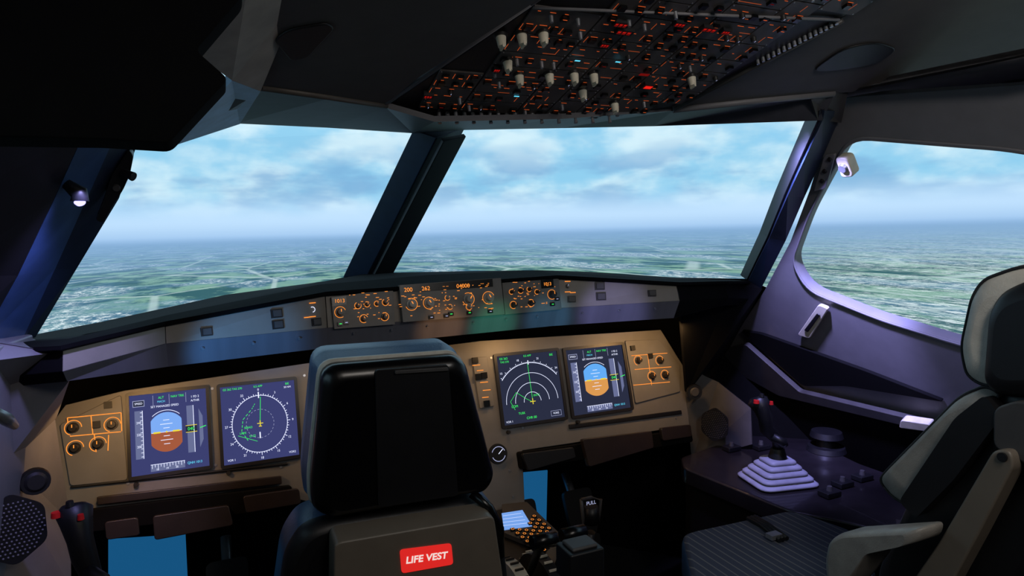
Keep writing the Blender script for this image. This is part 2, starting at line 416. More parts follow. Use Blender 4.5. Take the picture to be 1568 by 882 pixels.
# glass panes
gm = bpy.data.materials.new('window_glass'); gm.use_nodes = True; g = gm.node_tree; g.nodes.clear()
t_ = g.nodes.new('ShaderNodeBsdfTransparent'); gl = g.nodes.new('ShaderNodeBsdfGlossy'); gl.inputs['Roughness'].default_value = .05
mx = g.nodes.new('ShaderNodeMixShader'); mx.inputs[0].default_value = .03; oo = g.nodes.new('ShaderNodeOutputMaterial')
t_.inputs[0].default_value = (.97, .99, 1, 1)
g.links.new(t_.outputs[0], mx.inputs[1]); g.links.new(gl.outputs[0], mx.inputs[2]); g.links.new(mx.outputs[0], oo.inputs[0])
mb = MB(); mb.add([A, RP(1150, 427, A, nW), RP(1257, 182, A, nW), RP(712, 198, A, nW)], [(0, 1, 2, 3)], gm); mb.build('window_1')
mb = MB(); mb.add([RY(525, 424, 2.62), RY(50, 514, 1.62), RY(206, 220, 1.26), RY(632, 200, 1.72)], [(0, 1, 2, 3)], gm); mb.build('window_2')
mb = MB(); mb.poly(win, gm, WR, -.015); mb.build('window_3')

# ceiling liners
def plane3(a, b, c): return fr(a, b-a, c-a)
p1, p2, p4 = RY(400, 133, 1.05), RY(592, 161, 1.16), RY(372, 0, .8)
CL = plane3(p1, p2, p4)
mb = MB(); mb.prism(onl(CL, [(400, 133), (592, 160), (640, 120), (818, 5), (960, -95), (500, -260), (410, -60)]), -.012, 0, CEIL, CL)
mb.prism(rnd(onl(CL, [(418, 58), (440, 42), (500, 32), (512, 40), (470, 85), (445, 90)]), .02), 0, .004, BLACK, CL)
mb.build('ceiling_liner', bevel=.003)
q1, q2, q3 = RY(1030, 166, 1.12), RY(1277, 142, 1.0), RY(1292, 25, .8)
CR = plane3(q1, q2, q3)
mb = MB(); mb.prism(onl(CR, [(1030, 167), (1277, 143), (1568, 128), (1660, 120), (1640, -150), (1480, -120), (1292, 25)]), -.012, 0, CEIL, CR)
mb.prism(rnd(onl(CR, [(1240, 108), (1290, 72), (1340, 62), (1376, 74), (1340, 96), (1280, 106)]), .03), 0, .004, BLACK, CR)
mb.build('ceiling_liner', bevel=.003)
mb = MB()
a1 = [RY(300, 80, .86), RY(352, 118, .95), RY(396, 135, 1.03), RY(455, -10, .82), RY(372, -10, .75)]
mb.add(a1, [(0, 1, 2, 3, 4)], mat('fairing_light', (160, 152, 145), .5))
a2 = [RY(352, 118, .95), RY(396, 135, 1.03), RY(365, 186, 1.3), RY(262, 219, 1.15)]
mb.add(a2, [(0, 1, 2, 3)], mat('fairing_blue', (175, 205, 240), .45))
mb.build('ceiling_fairing', solid=.01)
mb = MB(); MK = fr((-.6, .62, 1.4), (1, 0, 0), (0, .15, 1))
mb.prism(rnd(onl(MK, [(-500, -300), (372, -300), (372, -8), (300, 76), (350, 120), (258, 219), (150, 212), (-500, 200)]), .006), -.03, 0, HOOD, MK)
mb.build('curtain_housing', bevel=.006)

# ------------------------------------------------------------------ overhead panel
ohp = empty('overhead_panel')
OM = fr((.04, 1.15, 1.53), (1, 0, 0), (0, -.9637, .267))
oout = onl(OM, [(596, 160), (668, 180), (950, 178), (1030, 163), (1284, 30), (1440, -60), (960, -100), (818, 8)])
mb = MB(); mb.prism(oout, -.02, 0, OHD, OM)
mb.build('housing', ohp, bevel=.002)
def inside(p, poly):
    c = False; j = len(poly)-1
    for i in range(len(poly)):
        a, b = poly[i], poly[j]
        if (a[1] > p[1]) != (b[1] > p[1]) and p[0] < (b[0]-a[0])*(p[1]-a[1])/(b[1]-a[1])+a[0]: c = not c
        j = i
    return c
mb = MB(); mk = MB()
x = -.33
cols = []
while x < .75:
    wd = random.choice([.058, .075, .09, .11]); cols.append((x, wd)); x += wd+.003
for x, wd in cols:
    y = -.02
    while y < .75:
        hh = random.choice([.03, .04, .05, .065])
        cs = [(x, y), (x+wd, y), (x+wd, y+hh), (x, y+hh), (x+wd/2, y+hh/2)]
        if sum(inside(c, oout) for c in cs) >= 4:
            mb.box((x+wd/2, y+hh/2, .0015), (wd, hh, .003), OH, OM)
            nx = max(1, int(wd/.022)); ny = max(1, int(hh/.022))
            for i in range(nx):
                for j in range(ny):
                    bx = x+(i+.5)*wd/nx; by = y+(j+.5)*hh/ny; r = random.random()
                    if r < .42:
                        mb.box((bx, by, .005), (.011, .010, .006), GLOSS, OM)
                        if random.random() < .4: mk.rect(bx-.0035, by+.0005, bx+.0035, by+.0018, random.choice([AMBD, AMBD, REDD]), OM, .0083)
                    elif r < .52: mb.cyl((bx, by, .003), .0035, .0025, .011, METAL, OM, 10)
                    elif r < .60: knob(mb, OM, bx, by, .006, .01, KNOB)
                    if random.random() < .7:
                        ww = random.uniform(.002, .007); mk.rect(bx-ww, by+.0072, bx+ww, by+.0082, AMBD, OM, .0035)
                    if random.random() < .25: mk.rect(bx-.0105, by-.009, bx-.0099, by+.007, AMBD, OM, .0035)
                    if random.random() < .15: mk.rect(bx-.0105, by-.009, bx+.012, by-.0084, AMBD, OM, .0035)
            for sx in (x+.003, x+wd-.003):
                for sy in (y+.003, y+hh-.003): mb.cyl((sx, sy, .003), .0012, .0012, .0008, METAL, OM, 6)
        y += hh+.0025
for a, b, w_ in [(950, 30, 22), (955, 42, 26), (1085, 38, 26), (1040, 30, 18), (655, 141, 14), (1110, 42, 14), (760, 100, 10), (925, 62, 14)]:
    x, y = on(OM, a, b); ww = w_/1010*.5
    for k in range(3):
        u = x-ww+ww*2*k/3; mk.rect(u, y-.004, u+ww*.5, y+.004, REDD, OM, .0098); mk.rect(u, y+.001, u+ww*.4, y+.0022, REDL, OM, .0100)
    mb.box((x, y, .005), (2*ww+.004, .012, .009), OHD, OM)
x, y = on(OM, 991, 126); mb.box((x, y, .005), (.022, .016, .0098), OHD, OM); mk.rect(x-.008, y-.005, x+.008, y+.005, REDL, OM, .0105)
x, y = on(OM, 985, 106); mk.rect(x-.010, y-.004, x+.010, y+.004, REDD, OM, .0105)
for a, b in [(883, 85), (945, 87), (790, 140)]:
    x, y = on(OM, a, b); mk.rect(x-.005, y-.0015, x+.005, y+.002, CYN, OM, .0095)
for a, b in [(768, 65), (800, 62), (833, 60), (778, 102), (796, 124), (842, 122), (880, 121), (910, 122), (893, 146), (942, 166), (1060, 126)]:
    x, y = on(OM, a, b, .015); mb.cyl((x, y, .003), .0105, .010, .004, KNOB, OM, 16)
    mb.cyl((x, y, .007), .0078, .0060, .015, CREAM, OM, 14); mb.box((x, y, .021), (.0034, .013, .009), CREAM, OM)
for i in range(22):
    a = 672+i*13; x, y = on(OM, a, 175, .004)
    mb.cyl((x, y, .0), .004, .004, .008, METAL, OM, 10)
    if i % 2 == 0: mb.cyl((x, y, .008), .002, .004, .014, METAL, OM, 10)
for i in range(16):
    a = 1160+i*8; b = 92-i*4.1; x, y = on(OM, a, b, .0); mb.cyl((x, y, 0), .003, .003, .008, METAL, OM, 8)
mb.build('switches', ohp); mk.build('legends', ohp)
mb = MB()
for pa, pb in [((583, 158), (812, 0)), ((812, 0), (955, -100))]:
    a, b = on(OM, *pa), on(OM, *pb); mb.tube([OM @ Vector((a[0], a[1], .004)), OM @ Vector((b[0], b[1], .004))], .005, FRAME, 8)
a, b = on(OM, 816, 8), on(OM, 1284, 27)
mb.tube([OM @ Vector((a[0], a[1], .004)), OM @ Vector((b[0], b[1], .004))], .0025, FRAME, 8)
a, b = on(OM, 1034, 164), on(OM, 1290, 28)
mb.tube([OM @ Vector((a[0], a[1], .004)), OM @ Vector((b[0], b[1], .004))], .004, PANELD, 8)
mb.build('rails', ohp)

# ------------------------------------------------------------------ main instrument panel
ip = empty('instrument_panel')
t15 = math.radians(15)
IM = fr((0, 1.8, .8), (1, 0, 0), (0, math.sin(t15), math.cos(t15)))
def P(pts, h=0): return onl(IM, pts, h)
mb = MB()
mb.prism(P([(78, 650), (100, 620), (190, 598), (470, 556), (735, 522), (1012, 505), (1046, 560), (1056, 652), (800, 690), (805, 800), (640, 815), (440, 760), (102, 800)]), -.04, 0, PANEL, IM)
mb.prism(rnd(P([(92, 650), (186, 604), (196, 735), (108, 744)]), .008), 0, .006, PANEL, IM)
mb.prism(rnd(P([(956, 522), (1008, 520), (1040, 560), (1040, 600), (972, 618)]), .006), 0, .006, PANEL, IM)
mb.prism(rnd(P([(722, 548), (745, 546), (756, 622), (734, 626)]), .004), 0, .006, PANEL, IM)
mb.prism(P([(108, 744), (440, 708), (441, 712), (109, 748)]), .0, .006, BLACK, IM)
mb.prism(P([(150, 760), (430, 728), (431, 740), (152, 772)]), .0, .02, BROWN, IM)
mb.prism(P([(870, 650), (1042, 628), (1043, 634), (871, 657)]), .0, .006, BLACK, IM)
mb.build('face', ip, bevel=.002)
mb = MB()
def pad(pts, h0, h1, m_): mb.prism(rnd(P(pts), .008), h0, h1, m_, IM)
pad([(125, 780), (445, 742), (448, 775), (140, 812)], -.03, .035, DARK)
pad([(237, 786), (350, 770), (357, 800), (240, 822)], .035, .055, BROWN)
pad([(371, 757), (455, 745), (458, 768), (376, 782)], .035, .055, BROWN)
pad([(165, 795), (215, 788), (218, 815), (168, 822)], .035, .05, BROWN)
pad([(790, 692), (1050, 657), (1053, 676), (794, 718)], -.03, .03, DARK)
pad([(880, 672), (985, 660), (988, 685), (890, 714)], .03, .05, BROWN)
pad([(790, 694), (868, 684), (872, 700), (800, 720)], .03, .045, BLACK)
pad([(1000, 655), (1045, 650), (1047, 668), (1003, 675)], .03, .045, BROWN)
mb.build('lower_trays', ip, bevel=.006, seg=3)

def disp(name, corners, scr):
    l = P(corners); cx = sum(p[0] for p in l)/4; cy = sum(p[1] for p in l)/4
    w_ = (abs(l[1][0]-l[0][0])+abs(l[2][0]-l[3][0]))/4; h_ = (abs(l[0][1]-l[3][1])+abs(l[1][1]-l[2][1]))/4
    b = MB(); o_ = [(cx-w_*1.09, cy-h_*1.09), (cx+w_*1.09, cy-h_*1.09), (cx+w_*1.09, cy+h_*1.09), (cx-w_*1.09, cy+h_*1.09)]
    i_ = [(cx-w_, cy-h_), (cx+w_, cy-h_), (cx+w_, cy+h_), (cx-w_, cy+h_)]
    b.prism(rnd(o_, .008), 0, .009, BEZ, IM, hole=i_); b.rect(cx-w_, cy-h_, cx+w_, cy+h_, scr, IM, .004)
    b.cyl((cx-w_*.9, cy-h_*1.2, 0), .006, .005, .012, KNOB, IM, 12)
    b.build(name+'_bezel', ip)
    return IM @ T(cx, cy, .0045) @ Matrix.Diagonal((w_, h_, 1, 1))
def pfd(M, g, s_):
    b = MB(); c = (-.08, 0)
    def half(a0, a1, m_):
        pts = []
        for i in range(25):
            a = math.radians(a0+(a1-a0)*i/24); pts.append((c[0]+max(-.40, min(.40, .5*math.cos(a))), c[1]+.5*math.sin(a)))
        b.poly(pts, m_, M, .0003)
    half(0, 180, s_); half(180, 360, g)
    b.line((-.47, 0), (.31, 0), .012, WHT, M, .0006)
    for k in range(-3, 4):
        if k:
            w_ = .16 if k % 2 == 0 else .08; b.line((c[0]-w_, k*.1), (c[0]+w_, k*.1), .014, WHT, M, .0006)
    b.rect(c[0]-.34, -.02, c[0]-.16, .02, YEL, M, .0008); b.rect(c[0]+.16, -.02, c[0]+.34, .02, YEL, M, .0008); b.rect(c[0]-.02, -.02, c[0]+.02, .02, YEL, M, .0008)
    b.arc(c, .55, .014, 50, 130, WHT, M, .0006)
    b.rect(-.88, -.6, -.68, .6, TAPE, M, .0003); b.line((-.68, -.6), (-.68, .6), .015, WHT, M, .0006)
    for k in range(12): b.line((-.74, -.55+k*.1), (-.68, -.55+k*.1), .012, WHT, M, .0006)
    b.rect(.46, -.6, .64, .6, TAPE, M, .0003); b.line((.64, -.6), (.64, .6), .015, WHT, M, .0006)
    b.rect(.42, -.08, .72, .09, SCRR, M, .0005)
    b.line((.42, -.08), (.72, -.08), .015, YEL, M, .0007); b.line((.42, .09), (.72, .09), .015, YEL, M, .0007)
    b.poly([(.78, -.5), (.88, -.3), (.88, .3), (.78, .5)], TAPE, M, .0003); b.line((.8, 0), (.96, .04), .02, GRN, M, .0006)
    b.rect(-.52, -.95, .36, -.78, TAPE, M, .0003)
    for k in range(12): b.line((-.48+k*.075, -.78), (-.48+k*.075, -.85 if k % 2 else -.88), .012, WHT, M, .0006)
    b.line((-.52, -.78), (.36, -.78), .012, WHT, M, .0006)
    b.line((-.4, .70), (-.4, .95), .01, WHD, M, .0006); b.line((.02, .70), (.02, .95), .01, WHD, M, .0006); b.line((.46, .70), (.46, .95), .01, WHD, M, .0006)
    b.rect(-.92, .70, -.62, .86, WHD, M, .0004); b.rect(-.905, .715, -.635, .845, SCRR, M, .0005)
    b.build('flight_display_symbols', ip)
    for s, x, y, m_, z in [('SPEED', -.77, .78, WHT, .075), ('ALT', -.19, .88, GRN, .085), ('NAV TRK', .24, .88, GRN, .085), ('MACH', -.19, .78, CYN, .07), ('SET MANAGED SPEED', -.1, .66, WHT, .075),
                        ('1 FD 2', .7, .82, WHT, .08), ('A/THR', .7, .72, WHT, .08), ('040', .56, 0, GRN, .12), ('QNH 1013', .62, -.86, CYN, .085), ('240', -.78, .3, WHT, .08), ('220', -.78, 0, WHT, .08), ('200', -.78, -.3, WHT, .08), ('19', -.1, -.91, WHT, .07), ('20', .15, -.91, WHT, .07), ('18', -.35, -.91, WHT, .07)]:
        txt(ip, s, M, x, y, z, m_, .0007, ext=0)
def rose(M):
    b = MB(); c = (0, -.05)
    b.arc(c, .74, .014, 0, 360, WHT, M, .0004, 72)
    for k in range(72):
        a = math.radians(k*5); l_ = .82 if k % 6 == 0 else (.79 if k % 2 == 0 else .77)
        b.line((c[0]+.74*math.cos(a), c[1]+.74*math.sin(a)), (c[0]+l_*math.cos(a), c[1]+l_*math.sin(a)), .014, WHT, M, .0005)
    for k in range(24): b.arc(c, .37, .010, k*15, k*15+8, WHD, M, .0004, 4)
    pts = [(-.35, -.45), (-.5, -.2), (-.45, .1), (-.2, .35), (-.1, .5)]
    for k, (p_, q_) in enumerate(zip(pts, pts[1:])):
        for j in range(3):
            u, v_ = j/3, (j+.6)/3; b.line((p_[0]+(q_[0]-p_[0])*u, p_[1]+(q_[1]-p_[1])*u), (p_[0]+(q_[0]-p_[0])*v_, p_[1]+(q_[1]-p_[1])*v_), .014, GRN, M, .0006)
    b.line((-.6, -.3), (-.1, -.5), .010, GRN, M, .0006); b.line((0, .0), (.05, .65), .014, GRN, M, .0006)
    for x, y in ((0, .7), (-.02, -.35)): b.rect(x-.015, y-.08, x+.015, y+.08, WHT, M, .0006)
    b.rect(-.08, -.055, .08, -.035, YEL, M, .0008); b.rect(-.012, -.13, .012, .03, YEL, M, .0008); b.rect(-.04, -.13, .04, -.11, YEL, M, .0008)
    b.build('navigation_display_symbols', ip)
    for k in range(12):
        a = math.radians(90-k*30); txt(ip, str(k*3), M, c[0]+.89*math.cos(a), c[1]+.89*math.sin(a), .085, WHT, .0007, ext=0)
    for s, x, y, m_, z in [('GS 262 TAS 270', -.68, .92, GRN, .075), ('ILS APP', 0, .93, GRN, .075), ('BIE', .8, .92, GRN, .08), ('50 NM', .8, .83, WHT, .07), ('VOR 1', -.8, -.9, WHT, .075), ('SEBAD', -.32, -.12, GRN, .075), ('D-22', -.22, -.35, GRN, .08), ('LIPMI', -.47, -.25, GRN, .075), ('VOR2', .82, -.9, WHT, .075)]:
        txt(ip, s, M, x, y, z, m_, .0007, ext=0)
def arcnd(M):
    b = MB(); c = (0, -.42)
    b.arc(c, 1.15, .016, 38, 142, WHT, M, .0004)
    for r_ in (.85, .56, .28):
        b.arc(c, r_, .013, 0, 180, WHT, M, .0004, 40)
    for k in range(41):
        a = math.radians(40+k*2.5); l_ = 1.22 if k % 4 == 0 else 1.18
        b.line((c[0]+1.15*math.cos(a), c[1]+1.15*math.sin(a)), (c[0]+l_*math.cos(a), c[1]+l_*math.sin(a)), .012, WHT, M, .0005)
    pts = [(-.02, -.42), (-.2, -.32), (-.5, -.1), (-.72, -.35), (-.6, -.6)]
    for p_, q_ in zip(pts, pts[1:]): b.line(p_, q_, .010, GRN, M, .0006)
    b.line((0, -.4), (-.02, .7), .012, GRN, M, .0006)
    b.rect(-.09, -.43, .09, -.41, YEL, M, .0008); b.rect(-.012, -.5, .012, -.33, YEL, M, .0008)
    b.rect(-.015, .68, .015, .80, WHT, M, .0008)
    b.rect(.55, -.93, .9, -.77, WHD, M, .0004); b.rect(.56, -.92, .89, -.78, SCRR, M, .0005)
    b.build('navigation_display_symbols', ip)
    for k, s in enumerate(['15', '18', '21', '24']):
        a = math.radians(135-k*30); txt(ip, s, M, c[0]+1.29*math.cos(a), c[1]+1.29*math.sin(a), .085, WHT, .0007, ext=0)
    for s, x, y, m_, z in [('GS 262', -.78, .92, GRN, .09), ('TAS 270', -.76, .82, GRN, .08), ('ILS APP', 0, .94, GRN, .08), ('BIE', .8, .9, GRN, .09), ('LOM', -.6, -.5, GRN, .1), ('TUSK', -.4, -.72, GRN, .09), ('CHR 00', -.1, -.88, GRN, .1), ('INTC', .15, -.25, GRN, .09), ('VOR 1', -.82, -.92, WHT, .08), ('VOR2', .72, -.85, WHT, .08)]:
        txt(ip, s, M, x, y, z, m_, .0007, ext=0)
pfd(disp('flight_display', [(194, 606), (314, 596), (322, 716), (206, 726)], SCRL), GND, SKYD)
rose(disp('navigation_display', [(334, 594), (449, 582), (459, 700), (346, 708)], SCRL))
arcnd(disp('navigation_display', [(758, 545), (852, 539), (863, 640), (772, 650)], SCRR))
pfd(disp('flight_display', [(865, 537), (952, 528), (963, 625), (877, 636)], SCRR), GND2, SKY)
Me = disp('engine_display', [(545, 578), (655, 565), (662, 668), (555, 680)], SCRR)
b = MB()
for x in (-.5, .3):
    for y in (.5, -.1): b.arc((x, y), .22, .02, -30, 200, WHT, Me, .0005); b.line((x, y), (x+.15, y+.12), .02, GRN, Me, .0006)
b.build('engine_display_symbols', ip)

mb = MB(); mk = MB()
for a, b_ in [(112, 655), (172, 650), (115, 686), (150, 680)]:
    x, y = on(IM, a, b_, .006); knob(mb, IM @ T(0, 0, .006), x, y, .011, .016, KNOB, AMB); mk.arc((x, y), .017, .0018, 0, 250, AMB, IM, .0068)
for a, b_ in [(977, 552), (1010, 552), (998, 576), (1018, 574)]:
    x, y = on(IM, a, b_, .006); knob(mb, IM @ T(0, 0, .006), x, y, .010, .016, KNOB, AMB); mk.arc((x, y), .016, .0018, 0, 250, AMB, IM, .0068)
def pl(a, b_, c, d, w_=.002): mk.line(on(IM, a, b_), on(IM, c, d), w_, AMB, IM, .0068)
pl(104, 640, 186, 632); pl(140, 636, 143, 665); pl(108, 668, 186, 661); pl(145, 664, 148, 692); pl(166, 690, 167, 666); pl(104, 640, 105, 648); pl(186, 632, 187, 660)
pl(965, 545, 1020, 541); pl(990, 543, 996, 590); pl(970, 566, 1026, 562); pl(968, 590, 1024, 585)
for a, b_ in [(166, 620), (148, 650), (968, 533), (995, 545)]:
    x, y = on(IM, a, b_, .006); mb.box((x, y, .009), (.016, .016, .008), OHD, IM)
for a, b_, c in [(728, 560, 12), (734, 568, 10), (740, 586, 12), (742, 609, 10), (744, 598, 12)]:
    pl(a-c/2, b_, a+c/2, b_-1, .0022)
for a, b_ in [(727, 552), (732, 577), (741, 575), (745, 618)]:
    x, y = on(IM, a, b_, .006); mb.box((x, y, .009), (.018, .018, .006), GLOSS, IM)
x, y = on(IM, 762, 695); mb.cyl((x, y, 0), .030, .028, .008, BLACK, IM, 28); mk.arc((x, y), .021, .002, 20, 160, WHD, IM, .0085); mk.arc((x, y), .021, .002, 200, 340, WHD, IM, .0085); mk.line((x, y), (x+.014, y+.012), .002, WHT, IM, .0086)
for a, b_ in [(196, 612), (196, 740), (325, 595), (330, 712), (466, 575), (752, 548), (775, 655), (966, 628), (1035, 640), (450, 700), (112, 735), (430, 715), (1000, 635), (800, 655), (780, 720), (785, 760)]:
    x, y = on(IM, a, b_); mb.cyl((x, y, 0), .0035, .0035, .002, METAL, IM, 8)
mb.build('knobs', ip); mk.build('legends', ip)

# ------------------------------------------------------------------ glareshield
gs = empty('glareshield')
st = [(-.95, 1.40, 1.06, 1.10, 1.065), (-.79, 1.32, 1.075, 1.108, 1.07), (-.645, 1.5, 1.083, 1.117, 1.085), (-.31, 1.6, 1.077, 1.152, 1.12), (0, 1.6, 1.080, 1.158, 1.14), (.31, 1.6, 1.084, 1.164, 1.15), (.645, 1.5, 1.094, 1.135, 1.15), (.82, 1.5, 1.09, 1.13, 1.135), (1.0, 1.60, 1.07, 1.115, 1.12)]
secs = []
for x, y, zb, zt, zf in st:
    yb = max(2.62-.98*abs(x), y+.08)
    k = 1-min(1, abs(x)/.9)
    lh = .052 if abs(x) < .7 else .022
    zb2 = zb-lh
    secs.append([(x, y+.26, zb2-.005), (x, y+.05, zb2-.002), (x, y+.026, zb2), (x, y, zb), (x, y+.014, zt), (x, y-.004, zt+.004), (x, y-.002, zt+.010), (x, y+.06+.1*k, zt+.010+.012*k), (x, yb, zf)])
mb = MB(); mats_ = [BLACK, BLACK, LIP, WING, HOOD, HOOD, HOOD, HOOD]
for i in range(len(secs)-1):
    for j in range(8):
        mm = mats_[j]
        if j == 3 and (i >= 6 or i == 0): mm = HOOD
        if j == 2 and (i >= 6 or i == 0): mm = HOOD
        mb.add([secs[i][j], secs[i][j+1], secs[i+1][j+1], secs[i+1][j]], [(0, 1, 2, 3)], mm)
mb.build('cover', gs, solid=.002)
GM = fr((0, 1.6, 1.08), (1, 0, 0), (0, .014, .08))
def G(pts, h=0): return onl(GM, pts, h)
mb = MB(); mk = MB()
FC = mat('fcu_face', (106, 100, 94), .45)
mb.prism(G([(506, 456), (600, 443), (603, 497), (511, 504)]), 0, .012, FC, GM)
mb.prism(G([(608, 438), (762, 427), (768, 482), (614, 494)]), 0, .022, FC, GM)
mb.prism(G([(766, 430), (852, 423), (857, 474), (771, 482)]), 0, .012, FC, GM)
H2 = .0225; H1_ = .0125
def gwin(pts, h): mb.poly(G(pts, h), GLOSS, GM, h+.0003)
gwin([(612, 437), (754, 427), (755, 439), (613, 449)], H2)
gwin([(508, 456), (530, 453), (531, 466), (509, 469)], H1_); gwin([(828, 429), (847, 427), (848, 440), (829, 442)], H1_)
for s, a, b_, z in [('200', 625, 444, .0145), ('262', 652, 442, .0145), ('04000', 709, 438, .0145), ('-- --', 682, 438, .010), ('---', 738, 434, .010)]:
    x, y = on(GM, a, b_, H2); txt(gs, s, GM, x, y, z, AMB, H2+.0008)
for s, a, b_ in [('1013', 520, 461), ('1013', 838, 435)]:
    x, y = on(GM, a, b_, H1_); txt(gs, s, GM, x, y, .0125, AMB, H1_+.0008)
def gk(a, b_, r_, h, m_=KNOB, ring=True):
    x, y = on(GM, a, b_, h); knob(mb, GM @ T(0, 0, h), x, y, r_, .018, m_, AMB, random.choice([90, 60, 120]))
    if ring:
        a0 = random.choice([20, 110, 200]); mk.arc((x, y), r_*1.3, .0012, a0, a0+280, AMB, GM, h+.0006, 24)
MK2 = mat('knob_grey', (150, 144, 134), .35)
for a, b_, r_ in [(630, 466, .0115), (657, 464, .0115), (717, 458, .0125), (748, 456, .0125), (685, 456, .005), (689, 470, .005), (718, 470, .006)]: gk(a, b_, r_, H2, MK2)
for a, b_, r_ in [(521, 478, .010), (548, 468, .006), (562, 466, .005), (577, 465, .005), (590, 463, .006), (557, 488, .0075), (589, 485, .0075)]: gk(a, b_, r_, H1_)
for a, b_, r_ in [(783, 447, .005), (797, 445, .006), (810, 443, .005), (786, 467, .0075), (813, 464, .0075), (845, 451, .010), (822, 447, .005)]: gk(a, b_, r_, H1_)
for a, b_, h in [(660, 486, H2), (690, 481, H2), (718, 479, H2), (750, 477, H2), (683, 484, H2), (521, 496, H1_), (530, 494, H1_), (845, 466, H1_), (852, 458, H1_)]:
    x, y = on(GM, a, b_, h); mb.box((x, y, h+.003), (.013, .009, .006), GLOSS, GM); mk.rect(x-.003, y-.001, x+.003, y+.001, GRN if a in (521, 690, 845, 718) else WHD, GM, h+.0063)
random.seed(3)
for k in range(150):
    a = random.uniform(535, 850); b_ = random.uniform(450, 492)-(a-535)*.075
    if 598 < a < 612 or 755 < a < 772: continue
    h = H2 if 610 < a < 760 else H1_
    x, y = on(GM, a, b_, h); w_ = random.uniform(.001, .004); mk.rect(x-w_, y, x+w_, y+.0013, AMB, GM, h+.0006)
WLm = fr((-.645, 1.5, 1.083), (.335, .1, 0), (0, .014, .08)); WRm = fr((.31, 1.6, 1.084), (.335, -.1, 0), (0, .014, .08))
for M_, pts in ((WLm, [(423, 480, .022), (425, 497, .022), (484, 493, .02), (316, 508, .02)]), (WRm, [(918, 438, .024), (920, 454, .024), (875, 458, .02), (998, 449, .02)])):
    for a, b_, s_ in pts:
        x, y = on(M_, a, b_); mb.box((x, y, .002), (s_*1.15, s_*.9, .005), BLACK, M_); mb.box((x, y, .005), (s_*.85, s_*.65, .006), PANELD, M_)
for M_, pts in ((WLm, [(478, 464), (478, 485), (470, 486)]), (WRm, [(869, 431), (869, 447), (877, 448)])):
    for a, b_ in pts:
        x, y = on(M_, a, b_); mk.rect(x-.008, y-.001, x+.008, y+.0010, AMB, M_, .002)
x, y = on(WLm, 478, 474); mk.arc((x, y), .006, .0015, -90, 120, WHT, WLm, .002); x, y = on(WRm, 869, 438); knob(mb, WRm, x, y, .006, .012)
mb.build('controls', gs); mk.build('legends', gs)
mb = MB()
for x, y, zb, zt, zf in (st[2], st[3], st[5], st[6]):
    mb.tube([(x, y-.001, zb), (x, y+.013, zt)], .0012, BLACK, 6)
for i in (2, 3, 4, 5):
    a_, b_ = Vector(secs[i][3]), Vector(secs[i+1][3])
    for t in (.2, .5, .8):
        q = a_.lerp(b_, t)+Vector((0, .008, -.018)); mb.cyl((0, 0, 0), .003, .003, .004, METAL, fr(q+Vector((0, -.004, 0)), (1, 0, 0), (0, -.45, .9)), 8)
mb.build('seams', gs)

# ------------------------------------------------------------------ side areas next to panel
mb = MB()
q = [RY(1046, 560, 1.80), RY(1100, 585, 1.72), RY(1150, 625, 1.6), RY(1152, 680, 1.58), RY(1060, 705, 1.74)]
mb.add(q, [(0, 1, 2, 3, 4)], PANELD); mb.build('trim_5', solid=.01)
def grille(name, M, r, col):
    b = MB(); hx = [(r*math.cos(math.radians(60*k+30)), r*1.15*math.sin(math.radians(60*k+30))) for k in range(6)]
    b.prism(rnd(hx, .012), 0, .006, BLACK, M)
    for i in range(-8, 9):
        for j in range(-9, 10):
            x = i*r/8+(j % 2)*r/16; y = j*r/8.5
            if math.hypot(x, y*.9) < r*.82: b.cyl((x, y, .006), r*.035, r*.015, .002, col, M, 6)
    b.build(name)
SM = fr(RY(1098, 648, 1.66), (q[2].x-q[0].x, q[2].y-q[0].y, 0), (0, .1, 1)) @ T(0, 0, .02)
grille('speaker_grille', SM, .050, PANELD)
b = MB(); SV = fr(RY(1063, 600, 1.72), (1, -.5, 0), (0, .1, 1)); b.cyl((0, 0, 0), .026, .024, .01, BLACK, SV); b.cyl((0, 0, .01), .016, .012, .004, PANELD, SV); b.build('air_vent')
mb = MB()
q = [RY(80, 640, 1.66), RY(-40, 660, 1.4), RY(-60, 900, 1.3), RY(105, 900, 1.6), RY(104, 800, 1.72)]
mb.add(q, [(0, 1, 2, 3, 4)], FRAME); mb.build('trim_6', solid=.01)
mb = MB()
q = [RY(44, 516, 1.58), RY(90, 540, 1.36), RY(104, 582, 1.45), RY(84, 640, 1.62), RY(-10, 730, 1.40), RY(-60, 560, 1.2), RY(-30, 520, 1.3)]
mb.add(q, [tuple(range(7))], FRAME); mb.build('trim_7', solid=.006)
LS = fr(RY(18, 808, 1.38), (1, .35, 0), (0, .1, 1)) @ T(0, 0, .012)
grille('speaker_grille', LS, .055, FRAME)
LV = fr(RY(52, 735, 1.5), (1, .35, 0), (0, .1, 1)) @ T(0, 0, .012)
b = MB(); b.cyl((0, 0, 0), .026, .024, .012, BLACK, LV); b.cyl((0, 0, .012), .019, .014, .004, OHD, LV); b.build('air_vent')

